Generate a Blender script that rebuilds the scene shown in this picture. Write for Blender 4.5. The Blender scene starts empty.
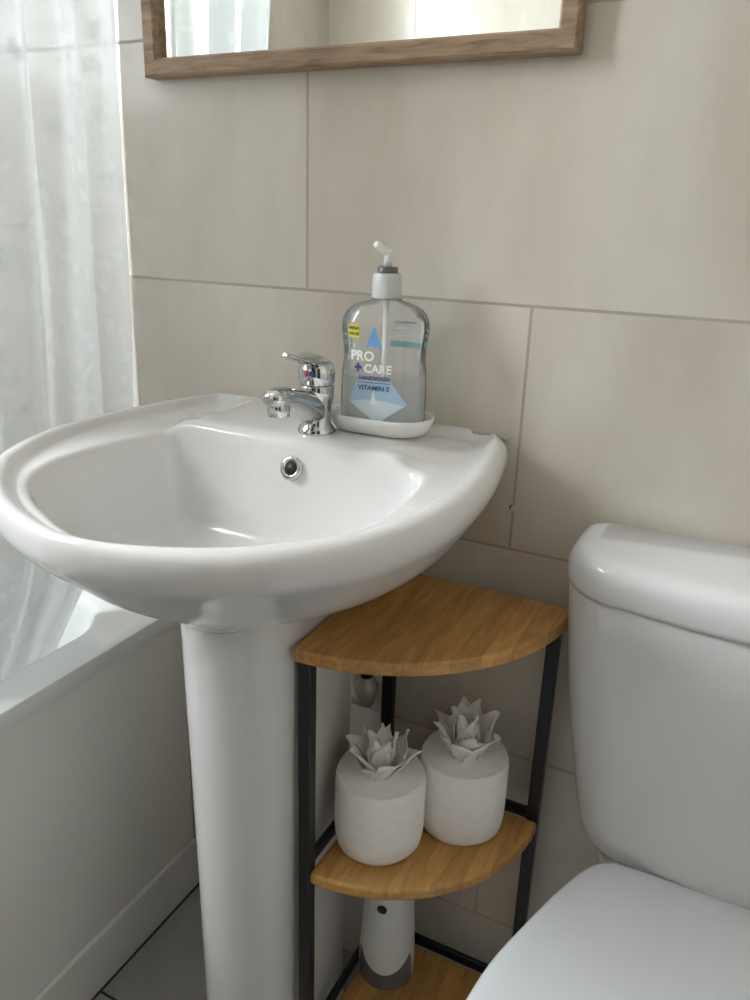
import bpy, bmesh, math, random
from mathutils import Vector, Matrix
random.seed(7)
C = bpy.context.scene.collection
PI = math.pi
sin, cos = math.sin, math.cos

# ------------------------------------------------------------------ helpers
def wloc(o):
    v = Vector((0, 0, 0))
    while o is not None:
        v = v + o.location
        o = o.parent
    return v

def obj(name, bm, mat, parent=None, origin=None, smooth=True, sub=0, bevel=0, angle=None, recalc=True):
    """link a world-space bmesh as ONE mesh object under parent (or with its origin at `origin`)"""
    if recalc:
        bmesh.ops.recalc_face_normals(bm, faces=bm.faces)
    base = wloc(parent) if parent else Vector(origin if origin else (0, 0, 0))
    for v in bm.verts:
        v.co -= base
    me = bpy.data.meshes.new(name)
    bm.to_mesh(me)
    bm.free()
    for p in me.polygons:
        p.use_smooth = smooth
    for m in (mat if isinstance(mat, (list, tuple)) else [mat]):
        me.materials.append(m)
    o = bpy.data.objects.new(name, me)
    C.objects.link(o)
    if parent:
        o.parent = parent
    else:
        o.location = base
    if bevel:
        b = o.modifiers.new('bevel', 'BEVEL')
        b.width = bevel
        b.segments = 3
        b.limit_method = 'ANGLE'
        b.angle_limit = math.radians(40)
    if sub:
        s = o.modifiers.new('sub', 'SUBSURF')
        s.levels = sub
        s.render_levels = sub
    if angle is not None:
        me.set_sharp_from_angle(angle=math.radians(angle))
    return o

def tag(o, label, cat, group=None):
    o['label'] = label
    o['category'] = cat
    if group:
        o['group'] = group
    return o

def thing(name, loc, label, cat, group=None):
    o = bpy.data.objects.new(name, None)
    o.empty_display_size = 0.05
    o.location = loc
    C.objects.link(o)
    return tag(o, label, cat, group)

def struct(o):
    o['kind'] = 'structure'
    return o

def add_box(bm, lo, hi):
    x0, y0, z0 = lo
    x1, y1, z1 = hi
    v = [bm.verts.new(p) for p in ((x0, y0, z0), (x1, y0, z0), (x1, y1, z0), (x0, y1, z0),
                                   (x0, y0, z1), (x1, y0, z1), (x1, y1, z1), (x0, y1, z1))]
    for f in ((0, 3, 2, 1), (4, 5, 6, 7), (0, 1, 5, 4), (1, 2, 6, 5), (2, 3, 7, 6), (3, 0, 4, 7)):
        bm.faces.new([v[i] for i in f])
    return bm

def box(lo, hi):
    return add_box(bmesh.new(), lo, hi)

def loft(rings, cap0=True, cap1=True, bm=None, closed=True):
    bm = bm or bmesh.new()
    vs = [[bm.verts.new(p) for p in r] for r in rings]
    n = len(vs[0])
    for a, b in zip(vs, vs[1:]):
        for i in range(n if closed else n - 1):
            j = (i + 1) % n
            bm.faces.new((a[i], a[j], b[j], b[i]))
    if cap0:
        bm.faces.new(vs[0])
    if cap1:
        bm.faces.new(vs[-1])
    return bm

def circle(cx, cy, z, r, n=40, ry=None):
    ry = r if ry is None else ry
    return [(cx + r * cos(2 * PI * i / n), cy + ry * sin(2 * PI * i / n), z) for i in range(n)]

def lathe(cx, cy, prof, n=40, cap0=True, cap1=True, bm=None):
    return loft([circle(cx, cy, z, r, n) for r, z in prof], cap0, cap1, bm)

def tube(path, radii, n=16, bm=None, flat=None, cap=True):
    """sweep ellipses along a path; flat = list of (rw, rh) width/height radii instead of round radii"""
    pts = [Vector(p) for p in path]
    rings = []
    for i, p in enumerate(pts):
        t = (pts[min(i + 1, len(pts) - 1)] - pts[max(i - 1, 0)]).normalized()
        ref = Vector((0, 0, 1)) if abs(t.z) < .9 else Vector((1, 0, 0))
        s = t.cross(ref).normalized()
        u = s.cross(t).normalized()
        rw, rh = (flat[i] if flat else (radii[i], radii[i]))
        rings.append([tuple(p + s * rw * cos(2 * PI * k / n) + u * rh * sin(2 * PI * k / n)) for k in range(n)])
    return loft(rings, cap, cap, bm)

def rrect(cx, cy, hx, hy, r, z, seg=8):
    r = min(r, hx, hy)
    out = []
    for (sx, sy, a0) in ((1, 1, 0), (-1, 1, 90), (-1, -1, 180), (1, -1, 270)):
        for k in range(seg + 1):
            a = math.radians(a0 + 90 * k / seg)
            out.append((cx + sx * (hx - r) + r * cos(a), cy + sy * (hy - r) + r * sin(a), z))
    return out

def smooth01(a, b, x):
    t = max(0, min(1, (x - a) / (b - a)))
    return t * t * (3 - 2 * t)

def interp(tab, x):
    if x <= tab[0][0]:
        return tab[0][1]
    for (a, b), (c, d) in zip(tab, tab[1:]):
        if x <= c:
            return b + (d - b) * (x - a) / (c - a)
    return tab[-1][1]

def catmull(pts, per=10, closed=True):
    out = []
    n = len(pts)
    rng = range(n) if closed else range(n - 1)
    for i in rng:
        if closed:
            p = [Vector(pts[(i + k) % n]) for k in (-1, 0, 1, 2)]
        else:
            p = [Vector(pts[max(0, min(n - 1, i + k))]) for k in (-1, 0, 1, 2)]
        for k in range(per):
            t = k / per
            out.append(.5 * ((2 * p[1]) + (-p[0] + p[2]) * t + (2 * p[0] - 5 * p[1] + 4 * p[2] - p[3]) * t * t
                             + (-p[0] + 3 * p[1] - 3 * p[2] + p[3]) * t ** 3))
    if not closed:
        out.append(Vector(pts[-1]))
    return out

# ------------------------------------------------------------------ materials
def mat(name):
    m = bpy.data.materials.new(name)
    m.use_nodes = True
    nt = m.node_tree
    return m, nt, nt.nodes['Principled BSDF'], nt.nodes['Material Output']

def N(nt, t, **kw):
    n = nt.nodes.new(t)
    for k, v in kw.items():
        setattr(n, k, v)
    return n

def ramp(nt, stops):
    r = N(nt, 'ShaderNodeValToRGB')
    e = r.color_ramp.elements
    while len(e) < len(stops):
        e.new(.5)
    for el, (p, c) in zip(e, stops):
        el.position = p
        el.color = c if len(c) == 4 else (*c, 1)
    return r

def simple(name, col, rough=.5, metal=0, spec=.5, coat=0, noise=.04, nscale=30, bump=0.0):
    m, nt, p, out = mat(name)
    L = nt.links.new
    tc = N(nt, 'ShaderNodeTexCoord')
    nz = N(nt, 'ShaderNodeTexNoise')
    nz.inputs['Scale'].default_value = nscale
    nz.inputs['Detail'].default_value = 4
    L(tc.outputs['Object'], nz.inputs['Vector'])
    d = tuple(max(0, c * (1 - noise)) for c in col)
    b = tuple(min(1, c * (1 + noise)) for c in col)
    r = ramp(nt, [(.35, d), (.65, b)])
    L(nz.outputs['Fac'], r.inputs['Fac'])
    L(r.outputs['Color'], p.inputs['Base Color'])
    p.inputs['Roughness'].default_value = rough
    p.inputs['Metallic'].default_value = metal
    p.inputs['Specular IOR Level'].default_value = spec
    p.inputs['Coat Weight'].default_value = coat
    p.inputs['Coat Roughness'].default_value = .05
    if bump:
        bp = N(nt, 'ShaderNodeBump')
        bp.inputs['Strength'].default_value = bump
        bp.inputs['Distance'].default_value = .002
        L(nz.outputs['Fac'], bp.inputs['Height'])
        L(bp.outputs['Normal'], p.inputs['Normal'])
    return m

def tile_mat(name, cols, grout, bw, bh, off, mortar, rough, mot=1.0):
    """tiles laid out in metres along the UV map of the wall or floor"""
    m, nt, p, out = mat(name)
    L = nt.links.new
    uv = N(nt, 'ShaderNodeUVMap')
    br = N(nt, 'ShaderNodeTexBrick')
    br.offset = off
    br.inputs['Scale'].default_value = 1
    br.inputs['Mortar Size'].default_value = mortar
    br.inputs['Mortar Smooth'].default_value = .15
    br.inputs['Brick Width'].default_value = bw
    br.inputs['Row Height'].default_value = bh
    br.inputs['Bias'].default_value = 0
    br.inputs['Color1'].default_value = (0, 0, 0, 1)
    br.inputs['Color2'].default_value = (1, 1, 1, 1)
    L(uv.outputs['UV'], br.inputs['Vector'])
    mp = N(nt, 'ShaderNodeMapping')
    mp.inputs['Scale'].default_value = (9, 3.2, 1)
    L(uv.outputs['UV'], mp.inputs['Vector'])
    ad = N(nt, 'ShaderNodeVectorMath', operation='ADD')
    L(mp.outputs['Vector'], ad.inputs[0])
    L(br.outputs['Color'], ad.inputs[1])
    nz = N(nt, 'ShaderNodeTexNoise')
    nz.inputs['Scale'].default_value = 1.0
    nz.inputs['Detail'].default_value = 5
    nz.inputs['Roughness'].default_value = .55
    L(ad.outputs[0], nz.inputs['Vector'])
    r = ramp(nt, [(.3, cols[0]), (.5, cols[1]), (.7, cols[2])])
    L(nz.outputs['Fac'], r.inputs['Fac'])
    mx = N(nt, 'ShaderNodeMix', data_type='RGBA')
    L(br.outputs['Fac'], mx.inputs['Factor'])
    L(r.outputs['Color'], mx.inputs['A'])
    mx.inputs['B'].default_value = (*grout, 1)
    L(mx.outputs['Result'], p.inputs['Base Color'])
    rr = N(nt, 'ShaderNodeMapRange')
    rr.inputs['To Min'].default_value = rough
    rr.inputs['To Max'].default_value = .8
    L(br.outputs['Fac'], rr.inputs['Value'])
    L(rr.outputs['Result'], p.inputs['Roughness'])
    n2 = N(nt, 'ShaderNodeTexNoise')
    n2.inputs['Scale'].default_value = 14
    n2.inputs['Detail'].default_value = 2
    L(uv.outputs['UV'], n2.inputs['Vector'])
    h = N(nt, 'ShaderNodeMath', operation='MULTIPLY_ADD')
    h.inputs[1].default_value = -1.0
    L(br.outputs['Fac'], h.inputs[0])
    s = N(nt, 'ShaderNodeMath', operation='MULTIPLY')
    s.inputs[1].default_value = .35 * mot
    L(n2.outputs['Fac'], s.inputs[0])
    L(s.outputs[0], h.inputs[2])
    bp = N(nt, 'ShaderNodeBump')
    bp.inputs['Strength'].default_value = .35
    bp.inputs['Distance'].default_value = .002
    L(h.outputs[0], bp.inputs['Height'])
    L(bp.outputs['Normal'], p.inputs['Normal'])
    return m

def wood_mat(name, dark, mid, light, scale, axis_scale, rough=.4, strip=None):
    m, nt, p, out = mat(name)
    L = nt.links.new
    tc = N(nt, 'ShaderNodeTexCoord')
    mp = N(nt, 'ShaderNodeMapping')
    mp.inputs['Scale'].default_value = axis_scale
    L(tc.outputs['Object'], mp.inputs['Vector'])
    nz = N(nt, 'ShaderNodeTexNoise')
    nz.inputs['Scale'].default_value = scale
    nz.inputs['Detail'].default_value = 6
    nz.inputs['Distortion'].default_value = .6
    L(mp.outputs['Vector'], nz.inputs['Vector'])
    r = ramp(nt, [(.3, dark), (.5, mid), (.72, light)])
    L(nz.outputs['Fac'], r.inputs['Fac'])
    col = r.outputs['Color']
    if strip:
        br = N(nt, 'ShaderNodeTexBrick')
        br.offset = .37
        br.inputs['Scale'].default_value = 1
        br.inputs['Brick Width'].default_value = strip[0]
        br.inputs['Row Height'].default_value = strip[1]
        br.inputs['Mortar Size'].default_value = .0003
        br.inputs['Color1'].default_value = (.86, .86, .86, 1)
        br.inputs['Color2'].default_value = (1.1, 1.08, 1.04, 1)
        br.inputs['Mortar'].default_value = (.7, .66, .6, 1)
        mr = N(nt, 'ShaderNodeMapping')
        mr.inputs['Rotation'].default_value = (0, 0, strip[2])
        L(tc.outputs['Object'], mr.inputs['Vector'])
        L(mr.outputs['Vector'], br.inputs['Vector'])
        mx = N(nt, 'ShaderNodeMix', data_type='RGBA', blend_type='MULTIPLY')
        mx.inputs['Factor'].default_value = 1
        L(col, mx.inputs['A'])
        L(br.outputs['Color'], mx.inputs['B'])
        col = mx.outputs['Result']
    L(col, p.inputs['Base Color'])
    p.inputs['Roughness'].default_value = rough
    bp = N(nt, 'ShaderNodeBump')
    bp.inputs['Strength'].default_value = .15
    bp.inputs['Distance'].default_value = .001
    L(nz.outputs['Fac'], bp.inputs['Height'])
    L(bp.outputs['Normal'], p.inputs['Normal'])
    return m

def see_through(name, col, alpha, rough, gloss_rough=.05, pattern=None):
    """thin clear plastic: part transparent, part diffuse, glossy on top"""
    m, nt, p, out = mat(name)
    L = nt.links.new
    tr = N(nt, 'ShaderNodeBsdfTransparent')
    tr.inputs['Color'].default_value = (*col, 1)
    p.inputs['Base Color'].default_value = (*col, 1)
    p.inputs['Roughness'].default_value = rough
    mx = N(nt, 'ShaderNodeMixShader')
    mx.inputs['Fac'].default_value = alpha
    L(tr.outputs[0], mx.inputs[1])
    L(p.outputs[0], mx.inputs[2])
    gl = N(nt, 'ShaderNodeBsdfGlossy')
    gl.inputs['Roughness'].default_value = gloss_rough
    fr = N(nt, 'ShaderNodeFresnel')
    fr.inputs['IOR'].default_value = 1.45
    m2 = N(nt, 'ShaderNodeMixShader')
    L(fr.outputs[0], m2.inputs[0])
    L(mx.outputs[0], m2.inputs[1])
    L(gl.outputs[0], m2.inputs[2])
    L(m2.outputs[0], out.inputs['Surface'])
    return m

def liquid_mat():
    """milky hand wash: mostly lets the light through, scattering some of it"""
    m, nt, p, out = mat('milky_hand_wash')
    L = nt.links.new
    nz = N(nt, 'ShaderNodeTexNoise')
    nz.inputs['Scale'].default_value = 40
    r = ramp(nt, [(.3, (.86, .88, .88)), (.7, (.93, .94, .93))])
    L(nz.outputs['Fac'], r.inputs['Fac'])
    tr = N(nt, 'ShaderNodeBsdfTransparent')
    tl = N(nt, 'ShaderNodeBsdfTranslucent')
    L(r.outputs['Color'], tl.inputs['Color'])
    df = N(nt, 'ShaderNodeBsdfDiffuse')
    L(r.outputs['Color'], df.inputs['Color'])
    a = N(nt, 'ShaderNodeMixShader')
    a.inputs[0].default_value = .45
    L(tl.outputs[0], a.inputs[1])
    L(df.outputs[0], a.inputs[2])
    b = N(nt, 'ShaderNodeMixShader')
    b.inputs[0].default_value = .42
    L(tr.outputs[0], b.inputs[1])
    L(a.outputs[0], b.inputs[2])
    L(b.outputs[0], out.inputs['Surface'])
    return m

def curtain_mat():
    m, nt, p, out = mat('patterned_curtain_vinyl')
    L = nt.links.new
    tc = N(nt, 'ShaderNodeTexCoord')
    nz = N(nt, 'ShaderNodeTexNoise')
    nz.inputs['Scale'].default_value = 30
    L(tc.outputs['UV'], nz.inputs['Vector'])
    wv = N(nt, 'ShaderNodeVectorMath', operation='MULTIPLY_ADD')
    wv.inputs[1].default_value = (.035, .035, 0)
    L(nz.outputs['Color'], wv.inputs[0])
    L(tc.outputs['UV'], wv.inputs[2])
    vo = N(nt, 'ShaderNodeTexVoronoi', feature='F1')
    vo.inputs['Scale'].default_value = 52
    vo.inputs['Randomness'].default_value = .9
    L(wv.outputs[0], vo.inputs['Vector'])
    spot = ramp(nt, [(.30, (1, 1, 1)), (.52, (0, 0, 0))])
    L(vo.outputs['Distance'], spot.inputs['Fac'])
    sep = N(nt, 'ShaderNodeSeparateColor')
    L(vo.outputs['Color'], sep.inputs['Color'])
    keep = ramp(nt, [(.25, (0, 0, 0)), (.65, (1, 1, 1))])
    L(sep.outputs['Red'], keep.inputs['Fac'])
    mul = N(nt, 'ShaderNodeMath', operation='MULTIPLY')
    L(spot.outputs['Color'], mul.inputs[0])
    L(keep.outputs['Color'], mul.inputs[1])
    # printed petals are denser white than the milky ground
    op = N(nt, 'ShaderNodeMapRange')
    op.inputs['To Min'].default_value = .86
    op.inputs['To Max'].default_value = .98
    L(mul.outputs[0], op.inputs['Value'])
    tl = N(nt, 'ShaderNodeBsdfTranslucent')
    tl.inputs['Color'].default_value = (.50, .525, .53, 1)
    df = N(nt, 'ShaderNodeBsdfDiffuse')
    df.inputs['Color'].default_value = (.90, .90, .88, 1)
    a = N(nt, 'ShaderNodeMixShader')
    a.inputs[0].default_value = .50
    L(df.outputs[0], a.inputs[1])
    L(tl.outputs[0], a.inputs[2])
    tr = N(nt, 'ShaderNodeBsdfTransparent')
    tr.inputs['Color'].default_value = (.98, .98, .98, 1)
    b = N(nt, 'ShaderNodeMixShader')
    L(op.outputs[0], b.inputs[0])
    L(tr.outputs[0], b.inputs[1])
    L(a.outputs[0], b.inputs[2])
    gl = N(nt, 'ShaderNodeBsdfGlossy')
    gl.inputs['Roughness'].default_value = .3
    bp = N(nt, 'ShaderNodeBump')
    bp.inputs['Strength'].default_value = .35
    bp.inputs['Distance'].default_value = .001
    L(nz.outputs['Fac'], bp.inputs['Height'])
    L(bp.outputs['Normal'], gl.inputs['Normal'])
    fr = N(nt, 'ShaderNodeFresnel')
    fr.inputs['IOR'].default_value = 1.3
    c = N(nt, 'ShaderNodeMixShader')
    L(fr.outputs[0], c.inputs[0])
    L(b.outputs[0], c.inputs[1])
    L(gl.outputs[0], c.inputs[2])
    L(c.outputs[0], out.inputs['Surface'])
    return m

def pane_mat(strength):
    """obscured daylight window glass with a pebbled pattern, lit by the sky behind it"""
    m, nt, p, out = mat('pebbled_window_glass')
    L = nt.links.new
    uv = N(nt, 'ShaderNodeUVMap')
    vo = N(nt, 'ShaderNodeTexVoronoi', feature='F1')
    vo.inputs['Scale'].default_value = 38
    L(uv.outputs['UV'], vo.inputs['Vector'])
    sep = N(nt, 'ShaderNodeSeparateColor')
    L(vo.outputs['Color'], sep.inputs['Color'])
    r = ramp(nt, [(0, (.62, .69, .74)), (.5, (.86, .93, .98)), (1, (.96, 1.0, 1.04))])
    L(sep.outputs['Red'], r.inputs['Fac'])
    em = N(nt, 'ShaderNodeEmission')
    em.inputs['Strength'].default_value = strength
    L(r.outputs['Color'], em.inputs['Color'])
    L(em.outputs[0], out.inputs['Surface'])
    return m

WIN_STRENGTH = 29.0
M = {}
M['wall_tile'] = tile_mat('beige_wall_tile', ((.555, .50, .425), (.625, .573, .50), (.69, .64, .565)), (.43, .385, .325), .5, .25, .5, .0016, .16)
M['floor_tile'] = tile_mat('pale_floor_tile', ((.32, .31, .295), (.355, .345, .33), (.39, .38, .365)), (.03, .03, .03), .33, .33, 0, .002, .25)
M['paint'] = simple('white_ceiling_paint', (.66, .65, .63), .85)
M['ceramic'] = simple('glazed_white_ceramic', (.73, .72, .705), .11, spec=.55, noise=.008, nscale=6)
M['toilet_ceramic'] = simple('glazed_toilet_ceramic', (.74, .74, .745), .12, spec=.5, noise=.008, nscale=6)
M['seat_plastic'] = simple('white_seat_plastic', (.75, .775, .80), .22, noise=.006)
M['acrylic'] = simple('white_bath_acrylic', (.80, .82, .82), .18, noise=.01)
M['panel'] = simple('bath_panel_board', (.84, .83, .79), .42, noise=.015, nscale=5)
M['chrome'] = simple('polished_chrome', (.56, .57, .56), .08, metal=1, noise=.02)
M['chrome_dark'] = simple('dark_hole', (.015, .015, .015), .5)
M['bamboo'] = wood_mat('bamboo_board', (.42, .215, .062), (.53, .29, .09), (.62, .36, .125), 9, (14, 2.0, 14), .38, strip=(.11, .021, PI / 2))
M['oak'] = wood_mat('oak_frame', (.17, .105, .06), (.30, .195, .115), (.40, .275, .17), 10, (2.2, 24, 14), .5)
M['oak_v'] = M['oak']
M['black_metal'] = simple('black_powder_metal', (.012, .014, .018), .38, noise=.1)
M['paper'] = simple('soft_white_paper', (.92, .91, .89), .95, spec=.1, noise=.02, nscale=90, bump=.35)
M['core'] = simple('brown_card_core', (.45, .36, .27), .9)
M['dish'] = simple('matt_white_dish', (.84, .83, .81), .38, noise=.01)
M['plastic_white'] = simple('white_plastic', (.80, .80, .78), .3, noise=.01)
M['plastic_cap'] = simple('grey_white_cap', (.62, .62, .60), .35, noise=.01)
M['plastic_dark'] = simple('grey_collar', (.12, .12, .115), .3)
M['pump_clear'] = simple('milky_pump_plastic', (.88, .88, .85), .3)
M['grey_base'] = simple('grey_plastic_base', (.16, .16, .155), .4)
M['brass'] = simple('dull_valve_metal', (.48, .45, .39), .45, metal=.35, noise=.15)
M['rubber'] = simple('black_rubber', (.015, .015, .015), .55)
M['sealant'] = simple('pale_sealant', (.55, .52, .47), .6, noise=.1, nscale=200, bump=.6)
M['plaster'] = simple('plaster_filler', (.62, .59, .54), .8, noise=.1, nscale=300)
M['frame_white'] = simple('white_window_frame', (.78, .79, .79), .35)
M['mirror'] = simple('mirror_silvering', (.88, .90, .87), .015, metal=1, noise=.002)
M['bottle'] = see_through('clear_bottle_plastic', (.97, .98, .97), .14, .2)
M['liquid'] = liquid_mat()
M['blue'] = simple('label_blue', (.16, .38, .68), .4)
M['pale_blue'] = simple('label_pale_blue', (.42, .60, .76), .4)
M['ice_blue'] = simple('label_ice_blue', (.66, .76, .83), .4)
M['teal'] = simple('label_teal', (.18, .45, .50), .4)
M['navy'] = simple('label_navy', (.03, .06, .22), .4)
M['label_white'] = simple('label_white', (.86, .87, .86), .4)
M['yellow'] = simple('label_yellow', (.75, .70, .05), .4)
M['ink'] = simple('label_ink', (.05, .05, .03), .5)
M['red'] = simple('hot_red', (.45, .02, .03), .3)
M['hotblue'] = simple('cold_blue', (.03, .06, .3), .3)
M['leaf'] = simple('green_leaf', (.18, .38, .07), .45, noise=.2)
M['pot'] = simple('plant_pot_white', (.7, .7, .68), .4)
M['curtain'] = curtain_mat()
M['pane'] = pane_mat(WIN_STRENGTH)

# ------------------------------------------------------------------ room shell
XL, XR, YB, YR, ZC = -.72, 1.22, 0.0, -1.74, 2.34
FL = .061                 # floor level while building; everything is lowered by this at the end
Z0 = .723                 # height of a grout course on the back wall

def uv_planar(o, fu, fv):
    me = o.data
    uvl = me.uv_layers.new(name='UVMap')
    for lp in me.loops:
        p = me.vertices[lp.vertex_index].co + o.location
        uvl.data[lp.index].uv = (fu(p), fv(p))

wb = struct(obj('wall_back', box((XL - .12, 0, 0), (XR + .12, .12, ZC)), M['wall_tile'], smooth=False))
uv_planar(wb, lambda p: p.x + 5, lambda p: p.z - Z0 + .25 + 2.5)
bm = bmesh.new()  # right wall, with an unseen open doorway added to lower the fill light
add_box(bm, (XR, -.80, 0), (XR + .12, 0, ZC))
add_box(bm, (XR, YR, 0), (XR + .12, -1.56, ZC))
add_box(bm, (XR, -1.56, 2.05), (XR + .12, -.80, ZC))
wr = struct(obj('wall_right', bm, M['wall_tile'], smooth=False))
uv_planar(wr, lambda p: p.y + 5.1, lambda p: p.z - Z0 + .25 + 2.5)
bm = bmesh.new()          # the wall behind the photographer, with an unseen doorway added to cut bounce light
add_box(bm, (XL - .12, YR - .12, 0), (.22, YR, ZC))
add_box(bm, (1.04, YR - .12, 0), (XR + .12, YR, ZC))
add_box(bm, (.22, YR - .12, 2.05), (1.04, YR, ZC))
wf = struct(obj('wall_front', bm, M['wall_tile'], smooth=False))
uv_planar(wf, lambda p: p.x + 5.17, lambda p: p.z - Z0 + .25 + 2.5)
WY0, WY1, WZ0, WZ1 = -1.12, -.38, 1.26, 2.10
bm = bmesh.new()
add_box(bm, (XL - .12, YR, 0), (XL, 0, WZ0))
add_box(bm, (XL - .12, YR, WZ1), (XL, 0, ZC))
add_box(bm, (XL - .12, YR, WZ0), (XL, WY0, WZ1))
add_box(bm, (XL - .12, WY1, WZ0), (XL, 0, WZ1))
wl = struct(obj('wall_left', bm, M['wall_tile'], smooth=False))
uv_planar(wl, lambda p: p.y + 5.03, lambda p: p.z - Z0 + .25 + 2.5)
fl = struct(obj('floor', box((XL - .12, YR - .12, -.1), (XR + .12, .12, FL)), M['floor_tile'], smooth=False))
uv_planar(fl, lambda p: p.x + 4.892, lambda p: p.y + 5.162)
struct(obj('ceiling', box((XL - .12, YR - .12, ZC), (XR + .12, .12, ZC + .1)), M['paint'], smooth=False))

# window: white frame, two lights of obscured glass
bm = bmesh.new()
fx0, fx1 = XL - .115, XL - .065
add_box(bm, (fx0, WY0, WZ0), (fx1, WY1, WZ0 + .05))
add_box(bm, (fx0, WY0, WZ1 - .05), (fx1, WY1, WZ1))
add_box(bm, (fx0, WY0, WZ0 + .05), (fx1, WY0 + .05, WZ1 - .05))
add_box(bm, (fx0, WY1 - .05, WZ0 + .05), (fx1, WY1, WZ1 - .05))
add_box(bm, (fx0, -.775, WZ0 + .05), (fx1, -.725, WZ1 - .05))
win = struct(obj('window_1', bm, M['frame_white'], smooth=False, bevel=.004))
bm = bmesh.new()
xg = XL - .09
for y0, y1 in ((WY0 + .05, -.775), (-.725, WY1 - .05)):
    add_box(bm, (xg - .003, y0, WZ0 + .05), (xg + .003, y1, WZ1 - .05))
pane = obj('window_pane', bm, M['pane'], win, smooth=False)
uv_planar(pane, lambda p: p.y, lambda p: p.z)

# ------------------------------------------------------------------ bath
bath = thing('bathtub', (-.35, -.86, FL), 'white bath with plain white panel along the left wall under the curtain', 'bath')
bx0, bx1, by0, by1 = XL + .002, .057, YR + .003, -.003
bcx, bcy, bhx, bhy = (bx0 + bx1) / 2, (by0 + by1) / 2, (bx1 - bx0) / 2, (by1 - by0) / 2
rings = []
for ins, z, r in ((.016, 0.5212, .006), (.003, 0.5212, .01), (.0008, 0.5220, .012), (0, 0.5242, .012), (0, 0.5417, .012), (.0015, 0.5452, .012), (.005, 0.5467, .012),
                  (.050, 0.5469, .085), (.054, 0.5459, .085), (.057, 0.5427, .085), (.060, 0.5347, .085), (.075, .40, .10), (.095, .22, .12), (.12, .16, .12), (.17, .135, .10), (.25, .13, .08)):
    rings.append(rrect(bcx, bcy, bhx - ins, bhy - ins, r, z, 8))
obj('tub', loft(rings, cap0=False, cap1=True), M['acrylic'], bath, sub=0, angle=34)
obj('side_panel', box((.030, by0, .148), (.0525, by1, .5212)), M['panel'], bath, smooth=False, bevel=.002)
obj('plinth', box((.030, by0, FL), (.0572, by1, .147)), M['panel'], bath, smooth=False, bevel=.0025)

# ------------------------------------------------------------------ shower curtain on its rail
rail = tag(obj('curtain_rail', tube([(.05, -.002, 1.99), (.05, YR + .002, 1.99)], [.0125, .0125], 20), M['chrome'], origin=(.05, -.87, 1.99)),
           'chrome shower curtain rail above the bath', 'rail')
bm = bmesh.new()
uvs = {}
NT, NZ = 220, 70
TOP, BOT = 1.985, .20
grid = []
arc = [0.0]
def curtain_pt(t, z):
    base = interp([(.18, -.085), (.40, -.058), (.52, -.043), (.62, -.026), (.8, -.006), (.98, .0015), (1.26, .012), (2.0, .050)], z)
    near = interp([(.18, -.20), (.5, -.135), (.6, -.075), (.78, -.006), (.9, -.0022), (2.0, -.0015)], z)
    far = -.300 - .05 * smooth01(1.2, .2, z)
    y = near + (far - near) * t
    amp = .017 * (.22 + .65 * smooth01(.12, .55, t)) * (1 if z > .75 else max(.5, 1 - (.75 - z) * 1.4))
    ph = 2 * PI * (t * 4.6 + .10 * sin(2.2 * z + 1) + .06 * sin(7 * z * (t + .3)))
    fold = sin(ph) + .35 * sin(2.1 * ph + 1.3 + 1.5 * z)
    y += .008 * cos(ph) * smooth01(0, .15, t)
    x = base + amp * fold - .004 + .0035 * abs(sin(23 * t + .8 * sin(5 * z))) ** 6 * smooth01(.05, .2, t) + .0025 * sin(9 * z + 14 * t)
    return Vector((x, y, z))
for i in range(NT + 1):
    t = i / NT
    row = []
    for k in range(NZ + 1):
        z = TOP + (BOT - TOP) * k / NZ
        row.append(bm.verts.new(curtain_pt(t, z)))
    grid.append(row)
    if i:
        arc.append(arc[-1] + (grid[i][30].co - grid[i - 1][30].co).length)
uvl = bm.loops.layers.uv.new('UVMap')
for i in range(NT):
    for k in range(NZ):
        f = bm.faces.new((grid[i][k], grid[i + 1][k], grid[i + 1][k + 1], grid[i][k + 1]))
        for lp, (a, b) in zip(f.loops, ((i, k), (i + 1, k), (i + 1, k + 1), (i, k + 1))):
            lp[uvl].uv = (arc[a], grid[a][b].co.z)
cur = tag(obj('shower_curtain', bm, M['curtain'], origin=(0, -.15, TOP), recalc=False),
          'translucent white pebble-patterned shower curtain gathered in folds over the bath', 'curtain')

# ------------------------------------------------------------------ wash basin
SX, SY = .302, -.20
wash = thing('washbasin', (SX, SY, FL), 'white ceramic pedestal washbasin against the tiled wall', 'washbasin')
half = [(.171, -.001), (.177, -.012), (.189, -.05), (.2025, -.13), (.206, -.20), (.2025, -.25), (.189, -.303), (.163, -.345), (.125, -.384), (.066, -.414), (0, -.423)]
left_half = [(.171, -.001), (.177, -.012), (.189, -.05), (.2025, -.13), (.205, -.19), (.199, -.235), (.186, -.275), (.165, -.315), (.134, -.349), (.093, -.381), (.047, -.404)]
ridge = [(SX + x, y) for x, y in half[:-1]] + [(SX + .012, -.421)] + [(SX - x, y) for x, y in left_half[::-1]]
ridge_s = [Vector((p.x, min(p.y, -.001), 0)) for p in catmull([(x, y, 0) for x, y in ridge], 8, closed=False)]
bh_ = [(.0, -.133), (.07, -.133), (.118, -.1335), (.138, -.138), (.1495, -.158), (.157, -.20), (.156, -.26), (.142, -.315), (.110, -.359), (.06, -.388), (0, -.398)]
BS = .313
bl_ = [(.07, -.133), (.122, -.1335), (.140, -.137), (.1495, -.155), (.159, -.20), (.1615, -.262), (.149, -.305), (.118, -.343), (.062, -.376)]
bowlp = [(BS + x, y) for x, y in bh_] + [(BS - x, y) for x, y in bl_[::-1]]
bowl_s = catmull([(x, y, 0) for x, y in bowlp], 8, closed=True)
NA = 144
cc = Vector((SX, -.235, 0))
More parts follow.
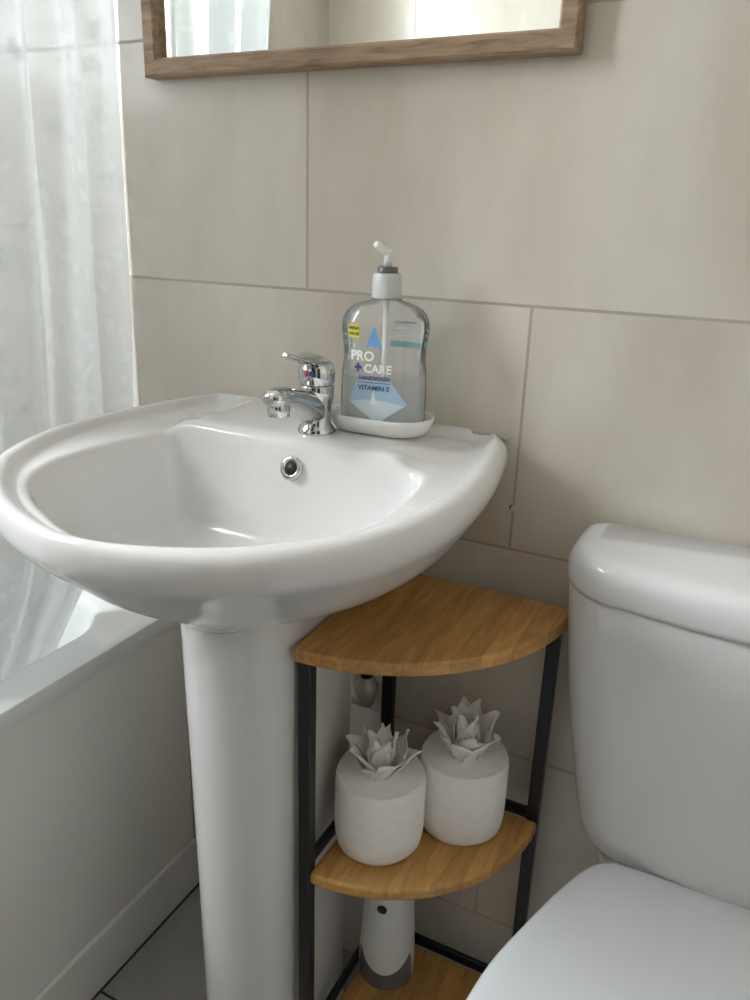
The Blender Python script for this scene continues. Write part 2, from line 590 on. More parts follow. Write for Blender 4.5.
def ray_poly(poly, a):
    d = Vector((cos(a), sin(a), 0))
    best = 0
    n = len(poly)
    for i in range(n):
        p, q = poly[i] - cc, poly[(i + 1) % n] - cc
        e = q - p
        den = d.x * e.y - d.y * e.x
        if abs(den) < 1e-12:
            continue
        t = (p.x * e.y - p.y * e.x) / den
        s = (p.x * d.y - p.y * d.x) / den
        if t > 0 and -1e-6 <= s <= 1 + 1e-6:
            best = max(best, t)
    return best
angs = [2 * PI * (i + .5) / NA for i in range(NA)]
RO = [ray_poly(ridge_s, a) for a in angs]
RB = [ray_poly(bowl_s, a) for a in angs]
ZR = .846
def ringpts(fr, fz):
    out = []
    for i, a in enumerate(angs):
        r = fr(i)
        p = cc + Vector((cos(a), sin(a), 0)) * r
        p.y = min(p.y, -.001)
        p.z = fz(i, p)
        out.append(tuple(p))
    return out
def backw(i):          # 1 where the outline runs along the wall
    y = cc.y + sin(angs[i]) * RO[i]
    return smooth01(-.03, -.004, y)
def flare(i):          # the rim rolls over more widely on the right
    return .006 + .0085 * smooth01(.1, .8, cos(angs[i]))
def deckw(p):          # the raised tap platform
    return smooth01(.136, .122, abs(p.x - SX)) * smooth01(-.150, -.128, p.y)
def outer(i, d):
    return RO[i] + d * (1 - backw(i))
UNDER = ((.18, .698), (.22, .706), (.26, .7125), (.30, .7180), (.35, .7235), (.42, .7295), (.53, .7385), (.64, .7512), (.74, .7664), (.83, .783), (.90, .798), (.955, .811), (.985, .8185))
def under(q, y):
    """height of the outside of the basin at fraction q of its outline"""
    return interp(UNDER, q) + (-.020 + .030 * smooth01(-.12, -.37, y)) * smooth01(1.02, .80, q) * smooth01(.22, .5, q)
rings = []
for s, z in UNDER:
    rings.append(ringpts(lambda i: s * outer(i, flare(i)), lambda i, p: under(s, p.y)))
for k, z in ((.97, .8265), (1.0, .832), (.94, .8375), (.74, .8425), (.40, .8455)):
    rings.append(ringpts(lambda i: outer(i, k * flare(i)), lambda i, p: z))
for d, z in ((0, .8465), (-.004, .8463), (-.008, .8445)):
    rings.append(ringpts(lambda i: outer(i, d), lambda i, p: z + (ZR + .0005 - z) * deckw(p)))
def ledge(i, p):
    return .8355 + (ZR + .0008 - .8355) * deckw(p)
rings.append(ringpts(lambda i: min(RO[i] - .0125, RO[i] - .0125), lambda i, p: .8385 + (ZR + .0008 - .8385) * deckw(p)))
for t in (.0, .3, .6, .85, .97):
    rings.append(ringpts(lambda i: (RO[i] - .0165) * (1 - t) + (RB[i] + .003) * t if RO[i] - .0165 > RB[i] + .003 else RO[i] - .0135 - .0015 * t, ledge))
rings.append(ringpts(lambda i: RB[i] - .001, lambda i, p: ledge(i, p) - .0012))
rings.append(ringpts(lambda i: RB[i] - .0045, lambda i, p: ledge(i, p) - .0050))
cb = Vector((BS, -.255, 0))
base_ring = [Vector(p) for p in rings[-1]]
def outline_r(v):
    a = math.atan2(v.y, v.x) % (2 * PI)
    f = a / (2 * PI) * NA - .5
    i0 = int(math.floor(f)) % NA
    t = f - math.floor(f)
    return outer(i0, flare(i0)) * (1 - t) + outer((i0 + 1) % NA, flare((i0 + 1) % NA)) * t
for k, dz in ((.972, .020), (.948, .046), (.922, .070), (.885, .087), (.80, .097), (.62, .103), (.40, .107), (.16, .110), (.09, .111)):
    row = []
    for p in base_ring:
        x, y = cb.x + (p.x - cb.x) * k, cb.y + (p.y - cb.y) * k
        z = p.z * max(0, 1 - dz * 12) + .834 * min(1, dz * 12) - dz
        v = Vector((x - cc.x, y - cc.y, 0))
        lim = under(v.length / outline_r(v), y) + .007 + .004 * smooth01(.9, .6, k)
        w_ = .006                                   # soft maximum keeps the wall of the bowl smooth
        h_ = max(w_ - abs(z - lim), 0) / w_
        row.append((x, y, max(z, lim) + h_ * h_ * w_ * .25))
    rings.append(row)
basin = obj('basin', loft(rings, True, True), M['ceramic'], wash, sub=1)
# pedestal
PX = .3078
def ped_ring(z, k):
    w, f, b = .0602 * k, -.203, -.080
    pts = []
    for i in range(33):
        a = PI + PI * i / 32
        pts.append((PX + w * cos(a), f + w * 1.02 * sin(a), z))
    bw = .050 * k
    for i in range(1, 9):
        t = i / 8
        pts.append((PX + w + (bw - w) * t * t, f + (b - f) * t, z))
    for i in range(1, 8):
        t = i / 8
        pts.append((PX + bw - 2 * bw * t, b, z))
    for i in range(0, 8):
        t = 1 - i / 8
        pts.append((PX - w - (bw - w) * t * t, f + (b - f) * t, z))
    return pts
prof = [(FL, 1.06), (FL + .012, 1.06), (FL + .03, .97), (.10, .93), (.25, .94), (.42, .965), (.56, .995), (.67, 1.02), (.7065, 1.03), (.7125, 1.01), (.7125, .93), (.68, .90)]
obj('pedestal', loft([ped_ring(z, k) for z, k in prof], True, True), M['ceramic'], wash, angle=50)
# overflow and waste
ov = Vector((.3195, -.1425, .8195))
ovd = Vector((0, -.93, .36)).normalized()
def ring_prof(center, axis, prof, n=28, cap0=True, cap1=True):
    axis = axis.normalized()
    s = axis.cross(Vector((0, 0, 1)))
    s = s.normalized() if s.length > .01 else Vector((1, 0, 0))
    u = s.cross(axis)
    return loft([[tuple(center + axis * h + (s * cos(2 * PI * k / n) + u * sin(2 * PI * k / n)) * r) for k in range(n)] for r, h in prof], cap0, cap1)
ovr = obj('overflow_ring', ring_prof(ov, ovd, [(.0118, -.006), (.0118, .001), (.0108, .0024), (.0085, .0027), (.0068, .0018), (.0064, -.002)], cap0=False, cap1=False), M['chrome'], wash)
ovr['label'] = 'chrome overflow ring'

obj('overflow_hole', ring_prof(ov, ovd, [(.0076, -.001), (.0076, .0015)]), M['chrome_dark'], ovr)
dr = obj('drain', lathe(BS, -.255, [(.019, .7205), (.0235, .7215), (.0225, .7235), (.017, .7225), (.016, .721)], 32, True, True), M['chrome'], wash)
bm = bmesh.new()
for i in range(46):
    x = SX + .150 + .034 * i / 45
    r = .0026 + .0016 * random.random()
    bmesh.ops.create_icosphere(bm, subdivisions=1, radius=r, matrix=Matrix.Translation((x, -.0022, .8445 + .0015 * random.random() - .004 * smooth01(.172, .184, x - SX))))
obj('sealant_bead', bm, M['sealant'], wash)

# ------------------------------------------------------------------ mixer tap
TX, TY, TZ = .322, -.100, ZR + .0005
tap = thing('mixer_tap', (TX, TY, TZ), 'chrome single-lever mixer tap on the washbasin deck', 'tap')
obj('tap_body', lathe(TX, TY, [(.0185, TZ), (.0188, TZ + .003), (.0165, TZ + .0065), (.0145, TZ + .009), (.0140, TZ + .018), (.0150, TZ + .028), (.0168, TZ + .036),
                               (.0172, TZ + .046), (.0168, TZ + .0475), (.0150, TZ + .048), (.0150, TZ + .053)], 40), M['chrome'], tap, angle=60)
sp = [(TX, TY + .004, TZ + .0215), (TX, TY - .012, TZ + .0255), (TX, TY - .024, TZ + .0325), (TX, TY - .038, TZ + .0390), (TX, TY - .052, TZ + .0435), (TX, TY - .066, TZ + .0465), (TX, TY - .078, TZ + .0465), (TX, TY - .0825, TZ + .0445)]
fl_ = [(.0138, .0165), (.0138, .0165), (.0130, .0135), (.0122, .0110), (.0120, .0098), (.0124, .0098), (.0116, .0086), (.007, .004)]
spout = obj('spout', tube(sp, None, 24, flat=fl_), M['chrome'], tap, sub=1)
obj('aerator', lathe(TX, TY - .067, [(.0088, TZ + .0290), (.0102, TZ + .0295), (.0104, TZ + .036), (.0096, TZ + .044)], 28), M['chrome'], spout, angle=60)
# handle: dome cap and lever in one casting
bm = lathe(TX, TY, [(.0172, TZ + .0495), (.0178, TZ + .052), (.0182, TZ + .058), (.0176, TZ + .063), (.0156, TZ + .0680), (.0115, TZ + .0715), (.005, TZ + .0730)], 40)
lv = [(TX, TY + .010, TZ + .0655), (TX, TY - .002, TZ + .0700), (TX, TY - .015, TZ + .0735), (TX, TY - .028, TZ + .0750), (TX, TY - .040, TZ + .0775), (TX, TY - .050, TZ + .0810), (TX, TY - .055, TZ + .0828)]
lf = [(.012, .004), (.0150, .0062), (.0140, .0066), (.0105, .0042), (.0088, .0030), (.0072, .0022), (.004, .0014)]
tube(lv, None, 20, bm, flat=lf)
obj('lever', bm, M['chrome'], tap, angle=70)
ind_c = Vector((TX + .002, TY - .0178, TZ + .0605))
obj('hot_mark', ring_prof(ind_c + Vector((-.0018, 0, 0)), Vector((.15, -1, .1)), [(.0026, -.001), (.0026, .0007), (.001, .0011)], 16), M['red'], tap)
obj('cold_mark', ring_prof(ind_c + Vector((.0022, 0, 0)), Vector((.15, -1, .1)), [(.0026, -.001), (.0026, .0007), (.001, .0011)], 16), M['hotblue'], tap)

# ------------------------------------------------------------------ soap dish
DX, DY, DZ = .3720, -.058, ZR + .0012
rings = [rrect(DX, DY, hx, hy, r, DZ + z, 10) for hx, hy, r, z in
         ((.043, .024, .024, 0), (.047, .028, .028, .0008), (.0520, .0325, .0325, .006), (.0545, .0352, .0352, .013), (.0552, .0358, .0358, .0165), (.0545, .0352, .0352, .0178),
          (.0532, .0340, .0340, .0172), (.0515, .0325, .0325, .012), (.0495, .0305, .0305, .0072), (.0465, .0280, .0280, .0060))]
dish = tag(obj('soap_dish', loft(rings), M['dish'], origin=(DX, DY, DZ), angle=60), 'small white oval dish under the hand wash bottle', 'soap dish')

# ------------------------------------------------------------------ hand wash bottle
BX, BY, BZ, BR = .3725, -.055, DZ + .0063, math.radians(10)
bot = thing('soap_bottle', (BX, BY, BZ), 'clear pump bottle of hand wash standing in the white dish by the tap', 'soap bottle')
AT = [(0, .0385), (.002, .0415), (.006, .0428), (.03, .0430), (.05, .0424), (.066, .0403), (.078, .0412), (.092, .0430), (.100, .0428), (.107, .0405), (.112, .0365), (.116, .030), (.119, .022), (.1205, .0155), (.124, .0135), (.128, .0133)]
def ab(z):
    a = interp(AT, z)
    b = min(a, .0265 if z < .1 else .0265 - .4 * max(0, z - .1))
    if z > .117:
        b = min(a, max(.0133, .0265 - .4 * (z - .1)))
    if z < .006:
        b = .0265 * a / .0428
    return a, b
EXP = 2.4
def xf(p):
    x, y, z = p
    return (BX + x * cos(BR) - y * sin(BR), BY + x * sin(BR) + y * cos(BR), BZ + z)
def bring(z, ins=0, n=56, a_b=None):
    a, b = a_b or ab(z)
    a, b = a - ins, b - ins
    e = EXP if z < .115 else 2.0
    pts = []
    for i in range(n):
        th = 2 * PI * i / n
        c_, s_ = cos(th), sin(th)
        pts.append(xf((a * math.copysign(abs(c_) ** (2 / e), c_), b * math.copysign(abs(s_) ** (2 / e), s_), z)))
    return pts
zs = [0, .001, .002, .004, .006, .015, .03, .04, .05, .058, .066, .072, .078, .085, .092, .097, .101, .104, .107, .1095, .112, .114, .116, .1175, .119, .1205, .124, .128]
obj('bottle_body', loft([bring(z) for z in zs], True, False), M['bottle'], bot)
lz = [.0025, .004, .006, .015, .03, .04, .047]
obj('hand_wash', loft([bring(z, .0016) for z in lz]), M['liquid'], bot, angle=60)
obj('dip_tube', tube([xf((0, 0, .006)), xf((0, 0, .12))], [.0028, .0028], 12), M['pump_clear'], bot)
obj('cap', lathe(BX, BY, [(.0140, BZ + .1225), (.0145, BZ + .124), (.0138, BZ + .143), (.0128, BZ + .1452), (.010, BZ + .1455)], 36), M['plastic_cap'], bot, angle=50)
obj('collar', lathe(BX, BY, [(.0098, BZ + .1450), (.0098, BZ + .1505), (.009, BZ + .1512), (.004, BZ + .1514)], 32), M['plastic_dark'], bot, angle=50)
bm = lathe(BX, BY, [(.0040, BZ + .151), (.0038, BZ + .160), (.0042, BZ + .1635), (.0046, BZ + .1655), (.003, BZ + .167)], 16)
tube([(BX, BY, BZ + .1640), (BX - .004, BY - .005, BZ + .1670), (BX - .007, BY - .009, BZ + .1705), (BX - .0085, BY - .011, BZ + .1715)], [.0042, .0042, .0036, .0028], 12, bm)
obj('pump_head', bm, M['pump_clear'], bot)

def on_front(u, z, lift=.0004):
    a, b = ab(z)
    u_ = max(-a * .985, min(a * .985, u))
    y = -b * (1 - (abs(u_) / a) ** EXP) ** (1 / EXP) - lift
    return xf((u_, y, z))
def on_back(u, z, lift=-.0006):
    a, b = ab(z)
    y = b * (1 - (abs(u) / a) ** EXP) ** (1 / EXP) + lift
    return xf((u, y, z))
def text_bm(s, size, cx, cz, bold=0.0, lift=.0008, fn=on_front, flip=False, align='CENTER'):
    cu = bpy.data.curves.new('lettering', 'FONT')
    cu.body = s
    cu.size = size
    cu.align_x = align
    cu.align_y = 'CENTER'
    cu.offset = bold
    cu.resolution_u = 3
    to = bpy.data.objects.new('lettering', cu)
    C.objects.link(to)
    dg = bpy.context.evaluated_depsgraph_get()
    dg.update()
    me = to.evaluated_get(dg).to_mesh()
    bm = bmesh.new()
    bm.from_mesh(me)
    to.evaluated_get(dg).to_mesh_clear()
    bpy.data.objects.remove(to)
    bpy.data.curves.remove(cu)
    bmesh.ops.triangulate(bm, faces=bm.faces)
    for v in bm.verts:
        v.co = Vector(fn(cx + (-v.co.x if flip else v.co.x), cz + v.co.y, lift))
    return bm
def patch(poly, lift, fn=on_front, nsub=4):
    bm = bmesh.new()
    f = bm.faces.new([bm.verts.new((x, z, 0)) for x, z in poly])
    bmesh.ops.triangulate(bm, faces=[f])
    for _ in range(nsub):
        bmesh.ops.subdivide_edges(bm, edges=[e for e in bm.edges if e.calc_length() > .003], cuts=1)
        bmesh.ops.triangulate(bm, faces=bm.faces)
    for v in bm.verts:
        v.co = Vector(fn(v.co.x, v.co.y, lift))
    return bm
obj('printed_diamond', patch([(-0.0290, 0.0250), (-0.0200, 0.0470), (0.0140, 0.0470), (0.0300, 0.0250), (0.0020, 0.0045)], .0004), M['pale_blue'], bot)
obj('printed_hands', patch([(-0.0280, 0.0245), (-0.0140, 0.0275), (-0.0030, 0.0285), (0.0120, 0.0275), (0.0280, 0.0235), (0.0020, 0.0050)], .0006), M['ice_blue'], bot)
obj('printed_droplet', patch([(-0.0045, 0.0300), (-0.0025, 0.0385), (-0.0005, 0.0300), (0.0010, 0.0250), (-0.0025, 0.0225), (-0.0060, 0.0250)], .0009), M['label_white'], bot)
obj('printed_fingers', patch([(-0.0270, 0.0230), (-0.0120, 0.0125), (-0.0020, 0.0070), (0.0070, 0.0072), (0.0260, 0.0215), (0.0090, 0.0095), (0.0020, 0.0050), (-0.0100, 0.0108)], .0008, nsub=2), M['teal'], bot)
obj('printed_star', patch([(-.0125, .0755), (-.0035, .0985), (.0058, .0755), (.0010, .0785), (-.0080, .0800)], .0005), M['blue'], bot)
obj('sticker', patch([(-.0305, .0865), (-.0305, .0985), (-.0185, .0985), (-.0185, .0865)], .0005), M['yellow'], bot)
bm = text_bm('MEGA', .0042, -.0245, .0952, .00014, .0013)
obj('printed_mega', bm, M['ink'], bot)
obj('printed_value', text_bm('VALUE', .0038, -.0245, .0900, .00014, .0013), M['ink'], bot)
obj('printed_pro', text_bm('PRO', .0128, -.0275, .0695, .0004, align='LEFT'), M['label_white'], bot)
obj('printed_care', text_bm('CARE', .0112, -.0130, .0578, .0003, align='LEFT'), M['label_white'], bot)
obj('printed_plus', text_bm('+', .0135, -.0190, .0580, .0008), M['navy'], bot)
obj('printed_handwash', text_bm('HANDWASH', .0054, -.0025, .0488, .00018), M['navy'], bot)
obj('printed_rule', patch([(-.0190, .0446), (-.0190, .0452), (.0145, .0452), (.0145, .0446)], .0009, nsub=3), M['navy'], bot)
obj('printed_vitamin', text_bm('VITAMIN E', .0068, -.0025, .0395, .0001, .001), M['navy'], bot)
# the printing on the back is seen through the clear plastic
obj('back_print', patch([(-.002, .0730), (-.002, .0790), (.031, .0790), (.031, .0730)], -.0006, on_back), M['teal'], bot)
for k, (xa, xb) in enumerate(((.001, .020), (.001, .028), (.001, .016), (.001, .025))):
    zz0 = .0845 + .0042 * k
    obj('back_line', patch([(xa, zz0), (xa, zz0 + .0016), (xb, zz0 + .0016), (xb, zz0)], -.0006, on_back), M['teal'] if k == 3 else M['ice_blue'], bot)

# ------------------------------------------------------------------ corner shelf
CX, CY, CR = .3728, -.020, .197
ZS = (.681, .422, .168)
shelf = thing('corner_shelf', (CX + .07, CY - .07, FL), 'black metal corner shelf with three quarter-round bamboo boards beside the washbasin', 'shelf')
TH, BAR = .014, .013
def sector(cx, cy, r, z0, z1, blunt):
    out = [(cx, cy)]
    n = 40
    a0 = math.asin(blunt / r)
    for i in range(n + 1):
        a = -a0 - (PI / 2 - 2 * a0) * i / n
        out.append((cx + r * cos(a), cy + r * sin(a)))
    out.insert(1, (cx + r * cos(a0), cy))
    out.append((cx, cy - r * cos(a0)))
    return loft([[(x, y, z0) for x, y in out], [(x, y, z1) for x, y in out]])
obj('shelf_board', sector(CX, CY, CR + .008, ZS[0] - TH, ZS[0], .003), M['bamboo'], shelf, smooth=True, bevel=.0012, angle=40)
for z in ZS[1:]:
    obj('shelf_board', sector(CX + BAR, CY - BAR, CR - BAR + .001, z - TH, z, .016), M['bamboo'], shelf, smooth=True, bevel=.004, angle=40)
e = .0004
legs = ((CX, CY - BAR), (CX + CR - BAR, CY - BAR), (CX, CY - CR))
for x, y in legs:
    obj('leg', box((x, y, FL), (x + BAR, y + BAR, ZS[0] - TH - e)), M['black_metal'], shelf, smooth=False, bevel=.0012)
for i, z in enumerate(ZS):
    zt = ZS[0] - TH - e if i == 0 else z + .006
    obj('rail', box((CX + .0005, CY - CR + BAR + e, zt - BAR), (CX + .0065, CY - BAR - e, zt)), M['black_metal'], shelf, smooth=False, bevel=.001)
    obj('rail', box((CX + BAR + e, CY - .0065, zt - BAR), (CX + CR - BAR - e, CY - .0005, zt)), M['black_metal'], shelf, smooth=False, bevel=.001)

# ------------------------------------------------------------------ toilet rolls with folded tissue flowers
def petal(bm, base, az, tilt, length, width, cup, twist=0.0, tip=1.0):
    """one cupped pointed petal of tissue, with thickness"""
    nu, nv = 6, 7
    out_dir = Vector((cos(az), sin(az), 0))
    side = Vector((-sin(az), cos(az), 0))
    g = []
    for j in range(nv + 1):
        t = j / nv
        ang = tilt * (.35 + .65 * t)
        # integrate along a curve leaning outwards
        h = length * t
        c = Vector(base) + Vector((0, 0, 1)) * h * cos(ang) + out_dir * h * sin(ang)
        w = width * (.6 + .55 * sin(PI * min(1, t * 1.0) * .62 + .12)) * (1 - smooth01(.62, 1.0, t) * tip)
        row = []
        for i in range(nu + 1):
            s = (i / nu - .5) * 2
            cv = cup * (1 - s * s) * (1 - .3 * t)
            p = c + side * w * s + out_dir * (cv - cup) * 1.0 + Vector((0, 0, 1)) * (twist * s * .004)
            p += Vector((random.uniform(-1, 1), random.uniform(-1, 1), random.uniform(-1, 1))) * .0005
            row.append(bm.verts.new(p))
        g.append(row)
    for j in range(nv):
        for i in range(nu):
            bm.faces.new((g[j][i], g[j][i + 1], g[j + 1][i + 1], g[j + 1][i]))

def make_roll(cx, cy, z, r, h, rot, label, petals, flower_h):
    t = thing('toilet_roll', (cx, cy, z), label, 'toilet roll', 'toilet rolls on the middle shelf')
    n = 56
    def rg(rad, zz, wob=1.0):
        return [(cx + rad * (1 + wob * .010 * sin(3 * a + rot) + wob * .006 * sin(5 * a + 2 * rot)) * cos(a), cy + rad * (1 + wob * .010 * sin(3 * a + rot) + wob * .006 * sin(5 * a + 2 * rot)) * sin(a), zz) for a in [2 * PI * i / n for i in range(n)]]
    pr = [(.019, z + .0003), (r * .86, z + .0003), (r * .93, z + .003), (r * .97, z + .010), (r * .995, z + .022), (r, z + h * .5), (r * .995, z + h - .010), (r * .98, z + h - .003), (r * .955, z + h - .0006), (r * .8, z + h), (.024, z + h - .0008), (.0135, z + h - .002), (.0125, z + h - .007), (.0185, z + h - .012), (.0185, z + .012)]
    roll = obj('roll', loft([rg(a, b) for a, b in pr], False, False), M['paper'], t, angle=55)
    obj('core_tube', loft([circle(cx, cy, z + .001, .0188, 40), circle(cx, cy, z + h - .014, .0188, 40), circle(cx, cy, z + h - .014, .0175, 40), circle(cx, cy, z + .001, .0175, 40)], False, False), M['core'], t)
    bm = bmesh.new()
    for (az, rad, tilt, ln, wd, cup, tip) in petals:
        a = az + rot
        petal(bm, (cx + rad * cos(a), cy + rad * sin(a), z + h - .012), a, tilt, ln * flower_h, wd, cup, random.uniform(-1, 1), tip)
    o = obj('tissue_flower', bm, M['paper'], t, recalc=False)
    so = o.modifiers.new('thick', 'SOLIDIFY')
    so.thickness = .0006
    return t
pet = []
for k in range(8):
    pet.append((2 * PI * k / 8 + random.uniform(-.15, .15), .012, random.uniform(.5, .75), random.uniform(.85, 1.05), 0.0165, .008, random.choice((1, .95, .9))))
for k in range(5):
    pet.append((2 * PI * k / 5 + .5 + random.uniform(-.15, .15), .006, random.uniform(.2, .38), random.uniform(.95, 1.1), .0135, .006, random.choice((.95, 1, .9))))
make_roll(.4245, -.1385, ZS[1], .0475, .087, .3, 'white toilet roll with tissue flower on the middle shelf, nearer the pedestal', pet, .056)
pet2 = []
for k in range(8):
    pet2.append((2 * PI * k / 8 + random.uniform(-.2, .2), .012, random.uniform(.45, .78), random.uniform(.85, 1.05), .0175, .009, random.choice((.95, 1, .85))))
for k in range(5):
    pet2.append((2 * PI * k / 5 + .2 + random.uniform(-.2, .2), .006, random.uniform(.1, .3), random.uniform(.9, 1.05), .013, .007, random.choice((.95, 1, .85))))
make_roll(.4925, -.0715, ZS[1], .0475, .090, 1.4, 'white toilet roll with ruffled tissue top on the middle shelf, nearer the toilet', pet2, .060)

# ------------------------------------------------------------------ spray dispenser on the lowest shelf
AX, AY, AZ, AR = .4160, -.0800, ZS[2] + .0004, math.radians(8)
fresh = thing('air_freshener', (AX, AY, AZ), 'white tapered air freshener with dark grey foot on the lowest bamboo board', 'air freshener')
def arad(z):
    return interp([(0, .0335), (.004, .0348), (.03, .0343), (.09, .0312), (.15, .0285), (.170, .0265), (.180, .019), (.184, .010)], z)
obj('foot', loft([circle(AX, AY, AZ + z, arad(z) - .0012, 48) for z in (0, .004, .02, .045, .066)]), M['grey_base'], fresh, angle=50)
rings = []
zz = [0, .1, .2, .3, .4, .5, .6, .7, .78, .84, .88, .92, .95, .975, 1]
for q in zz:
    r_ = []
    for i in range(64):
        a = 2 * PI * i / 64
        d = abs(((a - (-PI / 2 + AR + .15) + PI) % (2 * PI)) - PI)
        zb = .026 + .024 * (d / 1.1) ** 2 if d < 1.15 else max(.001, .050 * (1 - (d - 1.15) / .12))
        z = zb + (.184 - zb) * q
        r_.append((AX + arad(z) * cos(a), AY + arad(z) * sin(a), AZ + z))
    rings.append(r_)
obj('shell', loft(rings, False, True), M['plastic_white'], fresh)
sa = -PI / 2 + AR
sc = Vector((AX + arad(.122) * cos(sa), AY + arad(.122) * sin(sa), AZ + .122))
sd = Vector((cos(sa), sin(sa), .06))
obj('sensor', ring_prof(sc, sd, [(.0058, -.003), (.0058, .0006), (.0045, .0012), (.002, .0014)], 24, True, True), M['rubber'], fresh)

# ------------------------------------------------------------------ stop valve behind the pedestal
VX, VY, VZ = .357, -.042, .533
val = thing('stop_valve', (VX, VY, VZ), 'dull metal pipe valve with black hose on the wall behind the pedestal', 'valve')
obj('valve_body', lathe(VX, VY, [(.006, VZ - .018), (.010, VZ - .015), (.0142, VZ - .006), (.0142, VZ + .004), (.0095, VZ + .011), (.0075, VZ + .014)], 24), M['brass'], val, angle=50)
obj('elbow', tube([(VX + .006, VY, VZ - .018), (VX - .006, VY + .002, VZ - .021), (VX - .018, VY + .006, VZ - .020), (VX - .026, VY + .016, VZ - .016), (VX - .030, -.0005, VZ - .012)], [.0075, .0085, .0075, .0075, .0085], 16), M['brass'], val)
obj('hose', tube([(VX, VY, VZ + .012), (VX, VY, VZ + .05), (VX - .002, VY + .002, VZ + .10), (VX - .006, VY + .004, VZ + .128)], [.0072, .0072, .007, .007], 16), M['rubber'], val)

# ------------------------------------------------------------------ plugged screw hole in the tile joint
wp = thing('wall_plug', (.4985, -.001, .7685), 'small plugged screw hole in the tile joint right of the washbasin', 'wall plug')
obj('plug', ring_prof(Vector((.5005, 0, .7685)), Vector((0, -1, 0)), [(.0036, -.002), (.0034, .0006), (.0022, .0010), (.0014, .0004)], 16), M['plaster'], wp)
obj('hole_edge', ring_prof(Vector((.4985, 0, .7692)), Vector((0, -1, 0)), [(.0028, -.002), (.0028, .0003)], 16), M['chrome_dark'], wp)

# ------------------------------------------------------------------ mirror
mir = thing('wall_mirror', (.293, -.011, 1.184), 'oak framed mirror hung on the tiled wall above the tap', 'mirror')
mx0, mx1, mz0, mz1, fw, fd = .0575, .5225, 1.1835, 1.75, .0185, .021
def frame_side(a, b, ia, ib):
    # mitred bar: outer edge a-b, inner edge ia-ib (x, z), with a stepped face
    bm = bmesh.new()
    def P(o, i, t, y):
        return (o[0] + (i[0] - o[0]) * t, y, o[1] + (i[1] - o[1]) * t)
    prof = [(0, -.0005), (0, -fd + .002), (.12, -fd), (.80, -fd), (.90, -fd + .002), (1, -fd + .006), (1, -.0005)]
    return loft([[P(a, ia, t, y) for t, y in prof], [P(b, ib, t, y) for t, y in prof]], True, True, bm)
oa = [(mx0, mz0), (mx1, mz0), (mx1, mz1), (mx0, mz1)]
ia = [(mx0 + fw, mz0 + fw), (mx1 - fw, mz0 + fw), (mx1 - fw, mz1 - fw), (mx0 + fw, mz1 - fw)]
for k in range(4):
    j = (k + 1) % 4
    fo = obj('frame_rail', frame_side(oa[k], oa[j], ia[k], ia[j]), M['oak'], mir, smooth=False)
obj('mirror_glass', box((mx0 + fw - .002, -.010, mz0 + fw - .002), (mx1 - fw + .002, -.006, mz1 - fw + .002)), M['mirror'], mir, smooth=False)

# ------------------------------------------------------------------ toilet
WX = .757
wc = thing('toilet', (WX, -.3, FL), 'white close-coupled toilet with closed lid right of the corner shelf', 'toilet')
def dring(hw, yb, yf, rf, z, bow=.012, seg=14):
    """rounded cistern section, flat back, softly bowed front"""
    pts = []
    rb = .012
    def arcp(cx, cy, r, a0, a1, n):
        for k in range(n + 1):
            a = math.radians(a0 + (a1 - a0) * k / n)
            pts.append((cx + r * cos(a), cy + r * sin(a), z))
    arcp(WX + hw - rb, yb - rb, rb, 90, 0, 5)
    arcp(WX + hw - rf, yf + rf, rf, 0, -90, seg)
    for k in range(1, 12):
        t = k / 12
        x = WX + (hw - rf) * (1 - 2 * t)
        pts.append((x, yf - bow * (1 - (2 * t - 1) ** 2), z))
    arcp(WX - hw + rf, yf + rf, rf, -90, -180, seg)
    arcp(WX - hw + rb, yb - rb, rb, 180, 90, 5)
    return pts
cis = []
for z, hw, yf, rf in ((.4285, .110, -.052, .03), (.4305, .124, -.060, .04), (.436, .134, -.068, .045), (.448, .143, -.075, .05), (.468, .1485, -.080, .055), (.51, .1555, -.087, .058), (.57, .1645, -.096, .06), (.63, .1715, -.105, .06), (.69, .1765, -.113, .06), (.737, .1785, -.1185, .06), (.7395, .1755, -.116, .06)):
    cis.append(dring(hw, -.006, yf, rf, z))
obj('cistern', loft(cis), M['toilet_ceramic'], wc, angle=60)
lid = []
for z, hw, yf, rf in ((.7400, .1770, -.1175, .06), (.7410, .1805, -.1215, .062), (.745, .1815, -.1225, .062), (.759, .1812, -.1220, .062), (.7665, .1790, -.1198, .060), (.7725, .1745, -.1150, .056), (.7752, .168, -.108, .05), (.7760, .160, -.100, .045)):
    lid.append(dring(hw, -.006 if z < .774 else -.009, yf, rf, z))
obj('cistern_lid', loft(lid), M['toilet_ceramic'], wc)
obj('flush_button', lathe(WX - .0055, -.0635, [(.024, .774), (.024, .7775), (.0225, .779), (.0205, .7788), (.0195, .7775), (.0185, .7785), (.010, .7792)], 32), M['chrome'], wc, angle=50)
# seat lid, seat, pan
LH = [(-.084, .055), (-.085, .085), (-.089, .103), (-.105, .119), (-.145, .137), (-.207, .1575), (-.251, .170), (-.2935, .1765), (-.34, .179), (-.39, .175), (-.44, .158), (-.48, .128), (-.507, .085), (-.518, .042), (-.52, 0)]
def egg(scale, z, dy=0.0):
    pts = [(WX + w * scale, -.31 + (y + .31) * scale + dy, z) for y, w in LH] + [(WX - w * scale, -.31 + (y + .31) * scale + dy, z) for y, w in LH[-2::-1]]
    c = catmull(pts, 5, closed=True)
    return [tuple(v) for v in c]
lr = [egg(.955, 0.4355), egg(.985, 0.4362), egg(1.0, 0.4400), egg(1.0, 0.4480), egg(.992, 0.4525), egg(.972, 0.4555), egg(.90, 0.4575), egg(.70, 0.4592), egg(.4, 0.4602), egg(.12, 0.4605)]
obj('seat_lid', loft(lr), M['seat_plastic'], wc)
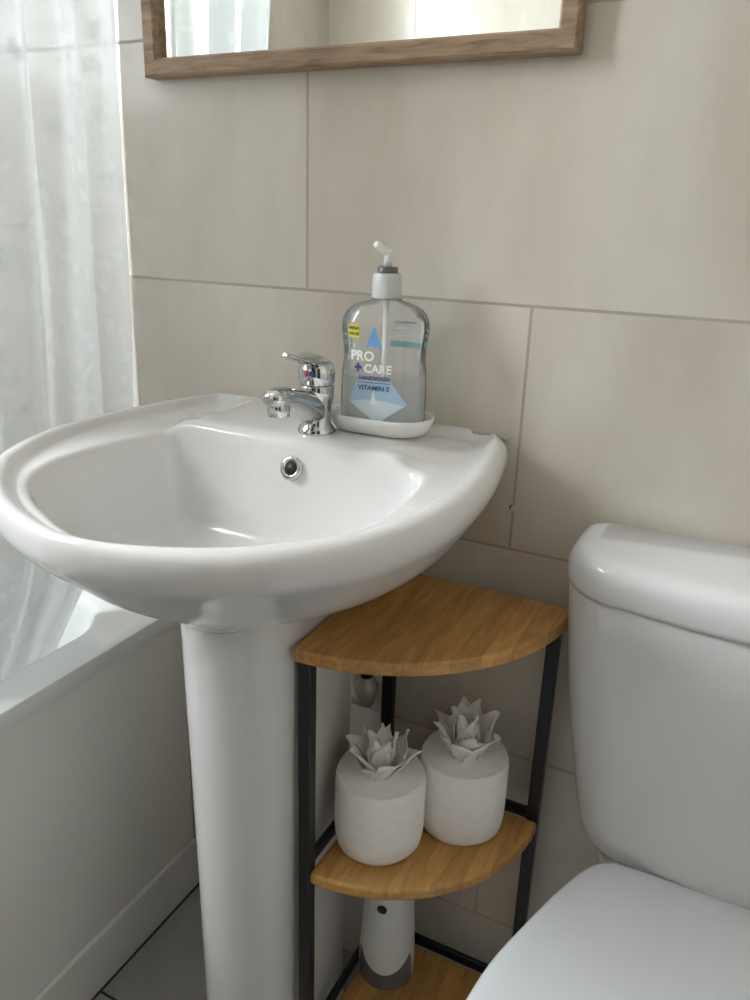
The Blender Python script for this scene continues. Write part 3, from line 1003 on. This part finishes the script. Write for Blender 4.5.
obj('seat', loft([egg(.95, 0.4165, .002), egg(.975, 0.4180, .002), egg(.98, 0.4240, .002), egg(.975, 0.4320, .002), egg(.95, 0.4345, .002)]), M['seat_plastic'], wc, angle=60)
pan = []
def panring(k, z, back, w):
    pts = [(WX + w * k, back, z), (WX + w, back - .05, z), (WX + max(w, .14) * k, -.16, z), (WX + .172 * k, -.24, z), (WX + .178 * k, -.24 - .09 * k, z), (WX + .165 * k, -.24 - .17 * k, z), (WX + .115 * k, -.24 - .235 * k, z), (WX, -.24 - .257 * k, z)]
    full = pts + [(2 * WX - x, y, zz_) for x, y, zz_ in pts[-2::-1]]
    return [tuple(v) for v in catmull(full, 6, closed=True)]
for z, k, w in ((FL, .62, .10), (FL + .02, .60, .10), (.12, .56, .095), (.20, .62, .10), (.28, .76, .115), (.35, .92, .10), (.395, .985, .105), (.412, 1.0, .107), (.4155, .985, .105)):
    pan.append(panring(k, z, -.02, w))
obj('pan', loft(pan), M['toilet_ceramic'], wc)
obj('rear_deck', loft([rrect(WX, -.050, .100, .042, .03, .408, 6), rrect(WX, -.050, .100, .042, .03, .424, 6), rrect(WX, -.050, .097, .039, .028, .428, 6)]), M['toilet_ceramic'], wc, angle=60)

# ------------------------------------------------------------------ light, camera, view
w = bpy.data.worlds.new('sky')
bpy.context.scene.world = w
w.use_nodes = True
wn = w.node_tree
bg = wn.nodes['Background']
bg.inputs[0].default_value = (.55, .6, .7, 1)
bg.inputs[1].default_value = .06

for o in list(C.objects):
    if o.parent is None:
        o.location.z -= FL

cam = bpy.data.cameras.new('camera')
co = bpy.data.objects.new('camera', cam)
C.objects.link(co)
r_, u_, f_ = Vector((0.8928, 0.4494, 0.0308)), Vector((-0.1748, 0.2828, 0.9431)), Vector((-0.4151, 0.8474, -0.331))
f_.normalize()
r_ = (r_ - f_ * r_.dot(f_)).normalized()
u_ = r_.cross(f_)
m = Matrix((r_, u_, -f_)).transposed().to_4x4()
m.translation = Vector((.7093, -.7537, 1.0425 - FL))
co.matrix_world = m
cam.sensor_fit = 'HORIZONTAL'
cam.sensor_width = 36
cam.lens = 786.44 / 750 * 36
cam.clip_start = .01
sc_ = bpy.context.scene
sc_.camera = co
sc_.view_settings.view_transform = 'Standard'
sc_.view_settings.look = 'None'
sc_.view_settings.gamma = 1
sc_.view_settings.use_curve_mapping = False
sc_.view_settings.exposure = 0.14
sc_.cycles.max_bounces = 12
sc_.cycles.transparent_max_bounces = 24
sc_.cycles.diffuse_bounces = 6
sc_.cycles.use_denoising = True
